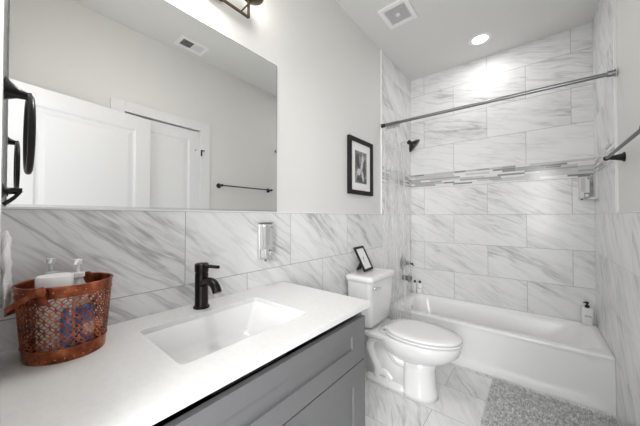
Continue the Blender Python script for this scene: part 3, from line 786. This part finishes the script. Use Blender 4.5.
bm = B(); lathe(bm, (0.36, 2.76, 0.063), [(0.030, 0), (0.030, 0.003), (0.02, 0.004), (0.018, 0.010), (0.003, 0.012)], n=24); obj('drain', bm, M['bronze'], tb, smooth=True)

# ------------------------------------------------------------------ shower fittings on the left wall
vt = thing('shower_valve', 'round shower valve plate with a dark lever behind the clear curtain', 'valve', (TILE, 2.82, 0.715))
bm = B(); lathe(bm, (TILE, 2.82, 0.715), [(0.082, 0), (0.082, 0.004), (0.070, 0.010), (0.028, 0.014), (0.024, 0.045), (0.018, 0.048)], (1, 0, 0), 36); obj('escutcheon', bm, M['rod'], vt, smooth=True)
bm = B(); lathe(bm, (0.058, 2.82, 0.715), [(0.020, 0), (0.020, 0.03), (0.008, 0.034), (0.008, 0.055), (0.013, 0.06), (0.004, 0.064)], (1, 0, 0), 20)
tube(bm, [(0.10, 2.82, 0.715), (0.112, 2.815, 0.708), (0.135, 2.81, 0.700)], [0.007, 0.006, 0.005], 10); obj('lever', bm, M['black'], vt, smooth=True)
sp = thing('tub_spout', 'dark tub spout below the shower valve behind the clear curtain', 'spout', (TILE, 2.82, 0.55))
bm = B(); lathe(bm, (TILE, 2.82, 0.555), [(0.030, 0), (0.030, 0.006), (0.025, 0.012), (0.025, 0.06), (0.026, 0.085), (0.020, 0.092)], (1, 0, 0), 24)
lathe(bm, (0.080, 2.82, 0.545), [(0.019, 0), (0.018, -0.025)], n=18); obj('spout_body', bm, M['black'], sp, smooth=True)
bm = B(); lathe(bm, (0.080, 2.82, 0.578), [(0.006, 0), (0.005, 0.016), (0.008, 0.018), (0.003, 0.024)], n=14); obj('diverter_knob', bm, M['black'], sp, smooth=True)
sh = thing('shower_sprayer', 'black shower head on a wall arm above the tub', 'shower head', (TILE, 2.75, 2.02))
bm = B(); pts = smoothpath([(TILE, 2.75, 2.02), (0.05, 2.75, 2.03), (0.085, 2.75, 2.025), (0.105, 2.75, 2.008)], 5); tube(bm, pts, 0.009, 12)
lathe(bm, (TILE, 2.75, 2.02), [(0.028, 0), (0.026, 0.006), (0.012, 0.012)], (1, 0, 0), 20); obj('wall_arm', bm, M['satin'], sh, smooth=True)
bm = B(); lathe(bm, (0.096, 2.75, 2.020), [(0.018, 0), (0.024, 0.014), (0.020, 0.030), (0.034, 0.044), (0.060, 0.062), (0.077, 0.080), (0.077, 0.092), (0.066, 0.097), (0.01, 0.098)], (0.60, 0.25, -0.52), 32)
obj('spray_head', bm, M['black'], sh, smooth=True)

# ------------------------------------------------------------------ curtain rod and clear curtain
RY, RZ = 2.312, 2.085
rd = thing('shower_rod', 'brushed metal shower curtain rod spanning the tub alcove wall to wall', 'curtain rod', (W/2, RY, RZ))
bm = B(); tube(bm, [(TILE+0.002, RY, RZ), (W-TILE-0.002, RY, RZ-0.008)], 0.0125, 18); obj('pole', bm, M['rod'], rd, smooth=True)
for x, s in ((TILE, 1), (W-TILE, -1)):
    bm = B(); lathe(bm, (x, RY, RZ-(0.008 if s < 0 else 0)), [(0.020, 0), (0.020, 0.004), (0.0175, 0.007), (0.0175, 0.035), (0.014, 0.038)], (s, 0, 0), 24); obj('end_cap', bm, M['black' if s > 0 else 'rod'], rd, smooth=True)
cu = thing('shower_curtain', 'clear frosted plastic shower curtain bunched at the left end of the rod', 'shower curtain', (0.12, RY, 1.1))
bm = B(); NU, NV = 150, 26; grid = []
ZT, ZBm = RZ-0.045, 0.30
for j in range(NV+1):
    s = j/NV; z = ZT + (ZBm-ZT)*s; row = []
    x0 = 0.016; x1 = 0.175 + 0.085*min(1, s*2.2) + 0.03*s
    for i in range(NU+1):
        u = i/NU; ph = 2*math.pi*u*4.5
        amp = (0.022 + 0.016*min(1, s*3))*(0.75+0.35*math.sin(u*23+1))
        row.append(bm.verts.new((x0+(x1-x0)*u + 0.006*math.sin(ph*0.5+s*2), RY + amp*math.sin(ph+0.6*math.sin(s*4+u*7)) - 0.004, z)))
    grid.append(row)
for j in range(NV):
    for i in range(NU): bm.faces.new((grid[j][i], grid[j][i+1], grid[j+1][i+1], grid[j+1][i]))
obj('sheet', bm, M['curtain'], cu, smooth='all')
for k in range(9):
    xx = 0.060 + 0.0145*k; bm = B()
    pts = [(xx+0.002*math.sin(a), RY+0.019*math.sin(a), RZ-0.012+0.030*math.cos(a)) for a in [2*math.pi*i/20 for i in range(21)]]
    tube(bm, pts, 0.0022, 6, cap=False); obj('curtain_ring', bm, M['rod'], cu, smooth=True)

# ------------------------------------------------------------------ bottles on the tub rim
def tub_bottle(label, x, y, wd, dp, hb, cap_kind, line=True, rot=0.0):
    t = thing('soap_bottle', label, 'bottle', (x, y, TH_+0.001)); z = TH_+0.001
    mt = Matrix.Translation((x, y, z)) @ Matrix.Rotation(rot, 4, 'Z')
    bm = B(); rs = [rrect(-wd/2+i, wd/2-i, -dp/2+i*.6, dp/2-i*.6, min(0.010, dp/3), h, 5) for h, i in ((0, 0.003), (0.003, 0), (hb-0.014, 0), (hb-0.004, 0.004), (hb, 0.014))]
    loft(bm, rs); bm.transform(mt); bd = obj('body', bm, M['plasticw'], t, smooth=True)
    bm = B()
    if cap_kind == 'pump':
        lathe(bm, (0, 0, hb-0.001), [(0.014, 0), (0.014, 0.016), (0.010, 0.019), (0.0055, 0.021), (0.0055, 0.032), (0.010, 0.033), (0.012, 0.046), (0.004, 0.048)], n=20)
        tube(bm, [(0, 0, hb+0.041), (-0.020, -0.012, hb+0.043), (-0.026, -0.016, hb+0.038)], [0.006, 0.0048, 0.004], 10)
    else:
        lathe(bm, (0, 0, hb-0.001), [(0.010, 0), (0.010, 0.014), (0.013, 0.016), (0.013, 0.022), (0.004, 0.026)], n=18)
    bm.transform(mt); obj('pump' if cap_kind == 'pump' else 'cap', bm, M['blackplastic'], t, smooth=True)
    if line:
        bm = B()
        for k in range(7):
            box(bm, -wd*0.36+k*wd*0.10, -wd*0.36+k*wd*0.10+wd*0.075, -dp/2-0.0006, -dp/2, hb*0.50-k*0.0006, hb*0.50+0.004+0.002*(k % 3)-k*0.0006)
        bm.transform(mt); obj('label_line', bm, M['ink'], bd)
tub_bottle('white soap bottle with black pump on the right rear tub corner', 1.458, 3.028, 0.068, 0.040, 0.135, 'pump', rot=R(12))
tub_bottle('left of the two small black-topped white bottles on the left rear tub corner', 0.062, 3.040, 0.036, 0.032, 0.116, 'cap', False)
tub_bottle('right of the two small black-topped white bottles on the left rear tub corner', 0.118, 3.040, 0.056, 0.034, 0.118, 'cap', True)

# ------------------------------------------------------------------ towel bar on the right wall
tbr = thing('towel_bar', 'black towel bar on the painted right wall', 'towel bar', (W, 1.85, 1.545))
BXx, BZ = 1.454, 1.553
bm = B(); tube(bm, [(BXx, 1.497, BZ), (BXx, 2.203, BZ)], 0.008, 14); obj('bar', bm, M['gunmetal'], tbr, smooth=True)
for y in (1.51, 2.19):
    bm = B(); lathe(bm, (W, y, BZ), [(0.027, 0), (0.027, 0.005), (0.021, 0.010), (0.014, 0.035), (0.010, 0.058), (0.013, 0.064), (0.0135, 0.076), (0.008, 0.082)], (-1, 0, 0), 24)
    obj('bracket', bm, M['black'], tbr, smooth=True)

# ------------------------------------------------------------------ bath mat
bmx0, bmx1, bmy0, bmy1 = 0.882, 1.500, 1.50, 2.345
mtg = thing('bath_mat', 'grey shaggy bath mat on the floor in front of the tub', 'bath mat', ((bmx0+bmx1)/2, 1.9, 0))
bm = B(); loft(bm, [rrect(bmx0, bmx1, bmy0, bmy1, 0.02, 0.001), rrect(bmx0, bmx1, bmy0, bmy1, 0.02, 0.009)]); obj('backing', bm, M['pile'], mtg)
bm = B(); random.seed(3)
for _ in range(21000):
    x = random.uniform(bmx0+0.003, bmx1-0.003); y = random.uniform(bmy0+0.003, bmy1-0.003)
    h = random.uniform(0.012, 0.024); r = random.uniform(0.0022, 0.0038); a0 = random.uniform(0, 6.28)
    lx, ly = random.gauss(0, 0.007), random.gauss(0, 0.007)
    b3 = [bm.verts.new((x+r*math.cos(a0+2.09*k), y+r*math.sin(a0+2.09*k), 0.008)) for k in range(3)]
    m3 = [bm.verts.new((x+lx*0.4+r*0.9*math.cos(a0+2.09*k), y+ly*0.4+r*0.9*math.sin(a0+2.09*k), 0.008+h*0.6)) for k in range(3)]
    tp = bm.verts.new((x+lx, y+ly, 0.008+h))
    for k in range(3):
        j = (k+1) % 3; bm.faces.new((b3[k], b3[j], m3[j], m3[k])); bm.faces.new((m3[k], m3[j], tp))
pl_ = obj('pile', bm, M['pile'], mtg); pl_['kind'] = 'stuff'

# ------------------------------------------------------------------ ceiling fittings
ef = thing('exhaust_fan', 'square white exhaust fan grille in the ceiling', 'exhaust fan', (0.313, 1.978, H))
ex0, ex1, ey0, ey1 = 0.198, 0.428, 1.855, 2.103
bm = B(); z0, z1 = H-0.012, H
box(bm, ex0, ex0+0.034, ey0, ey1, z0, z1); box(bm, ex1-0.034, ex1, ey0, ey1, z0, z1); box(bm, ex0+0.034, ex1-0.034, ey0, ey0+0.034, z0, z1); box(bm, ex0+0.034, ex1-0.034, ey1-0.034, ey1, z0, z1)
obj('frame', bm, M['offwhite'], ef, bev=0.003)
bm = B(); n = 11
for k in range(n):
    x = ex0+0.034+(ex1-ex0-0.068)*(k+0.5)/n; box(bm, x-0.0017, x+0.0017, ey0+0.034, ey1-0.034, H-0.010, H-0.006)
    y = ey0+0.034+(ey1-ey0-0.068)*(k+0.5)/n; box(bm, ex0+0.034, ex1-0.034, y-0.0017, y+0.0017, H-0.010, H-0.006)
obj('grille', bm, M['offwhite'], ef)
obj('fan_opening', bx(ex0+0.03, ex1-0.03, ey0+0.03, ey1-0.03, H-0.003, H-0.0005), M['dark'], ef)
obj('center_boss', bx(0.296, 0.330, 1.960, 1.996, H-0.014, H-0.006), M['offwhite'], ef, bev=0.002)

rc = thing('recessed_light', 'lit round recessed downlight in the ceiling above the tub', 'ceiling light', (0.766, 2.734, H))
bm = B(); rings = [[(0.766+r*math.cos(2*math.pi*k/40), 2.734+r*math.sin(2*math.pi*k/40), z) for k in range(40)] for r, z in ((0.092, H), (0.092, H-0.004), (0.080, H-0.009), (0.062, H-0.006), (0.060, H-0.001))]
loft(bm, rings, cap=False); obj('trim_ring', bm, M['offwhite'], rc, smooth=True)
bm = B(); lathe(bm, (0.766, 2.734, H-0.004), [(0.060, 0), (0.060, 0.002), (0.03, 0.0025)], n=40); obj('lens', bm, M['lens'], rc, smooth=True)
area('recessed_lamp', (0.766, 2.734, H-0.012), (0, 0, -1), 0.12, 0.12, 1.7, (1, 0.985, 0.96), 'DISK')

sr = thing('supply_register', 'white louvered air register in the ceiling, seen in the mirror', 'air vent', (1.35, 1.14, H))
rx0, rx1, ry0, ry1 = 1.262, 1.440, 1.010, 1.262
bm = B(); z0, z1 = H-0.008, H
box(bm, rx0, rx0+0.036, ry0, ry1, z0, z1); box(bm, rx1-0.036, rx1, ry0, ry1, z0, z1); box(bm, rx0+0.036, rx1-0.036, ry0, ry0+0.030, z0, z1); box(bm, rx0+0.036, rx1-0.036, ry1-0.030, ry1, z0, z1)
obj('frame', bm, M['offwhite'], sr, bev=0.002)
obj('duct_opening', bx(rx0+0.03, rx1-0.03, ry0+0.025, ry1-0.025, H-0.001, H-0.0003), M['dark'], sr)
bm = B(); n = 16
for k in range(n):
    y = ry0+0.032+(ry1-ry0-0.064)*(k+0.5)/n; sgn = 1 if k < n//2 else -1
    box(bm, rx0+0.034, rx1-0.034, -0.0055, 0.0055, -0.0006, 0.0006, mtx=Matrix.Translation((0, y, H-0.005)) @ Matrix.Rotation(R(52*sgn), 4, 'X'))
obj('louvers', bm, M['offwhite'], sr)

# ------------------------------------------------------------------ vanity light above the mirror
vl = thing('vanity_light', 'bronze open-cage vanity light fixture on the wall above the mirror', 'wall light', (0, 0.53, 2.25))
bm = bx(0.0005, 0.022, 0.40, 0.66, 2.23, 2.33); obj('back_plate', bm, M['fixture'], vl, bev=0.004)
FX, FZ0, FZ1, FY0, FY1 = 0.080, 2.176, 2.38, 0.306, 0.752
bm = B(); t_ = 0.005
for z in (FZ0, FZ1): box(bm, FX-t_, FX+t_, FY0, FY1, z-t_, z+t_)
for y in (FY0, FY1): box(bm, FX-t_, FX+t_, y-t_, y+t_, FZ0, FZ1)
obj('cage_frame', bm, M['fixture'], vl, bev=0.001)
bm = B()
for (y0_, y1_) in ((FY1-0.045, FY1+0.012), (FY0+0.045, FY0-0.012)):
    tube(bm, [(FX, y0_, FZ0), (FX, y1_, FZ0+0.085)], 0.004, 6)
tube(bm, [(0.02, 0.53, 2.30), (FX, 0.53, 2.30)], 0.008, 10); tube(bm, [(FX, FY0-0.03, 2.303), (FX, FY1+0.03, 2.303)], 0.007, 10)
tube(bm, [(FX, 0.53, FZ0), (FX, 0.53, FZ1)], 0.005, 8)
obj('arms', bm, M['fixture'], vl)
for y in (0.262, 0.53, 0.798):
    bm = B(); lathe(bm, (FX, y-math.copysign(0.02, y-0.53)*(y != 0.53), 2.290), [(0.010, -0.012), (0.044, -0.004), (0.050, 0), (0.050, 0.006), (0.018, 0.008), (0.018, 0.04), (0.012, 0.041)], n=28); s_ = obj('socket', bm, M['fixture'], vl, smooth=True)
    bm = B(); lathe(bm, (FX, y-math.copysign(0.02, y-0.53)*(y != 0.53), 2.3315), [(0.012, 0), (0.02, 0.02), (0.034, 0.045), (0.038, 0.065), (0.030, 0.088), (0.008, 0.10)], n=24); obj('bulb', bm, M['bulb'], s_, smooth=True)
    d = bpy.data.lights.new('vanity_bulb', 'POINT'); d.energy = 0.75; d.shadow_soft_size = 0.04; d.color = (1, 0.965, 0.91)
    o = bpy.data.objects.new('vanity_bulb', d); COL.objects.link(o); o.location = (FX+0.075, y, 2.36)
area('vanity_lamp', (FX+0.07, 0.53, 2.30), (0.55, 0.0, -0.8), 0.10, 0.62, 5.0, (1, 0.98, 0.95))
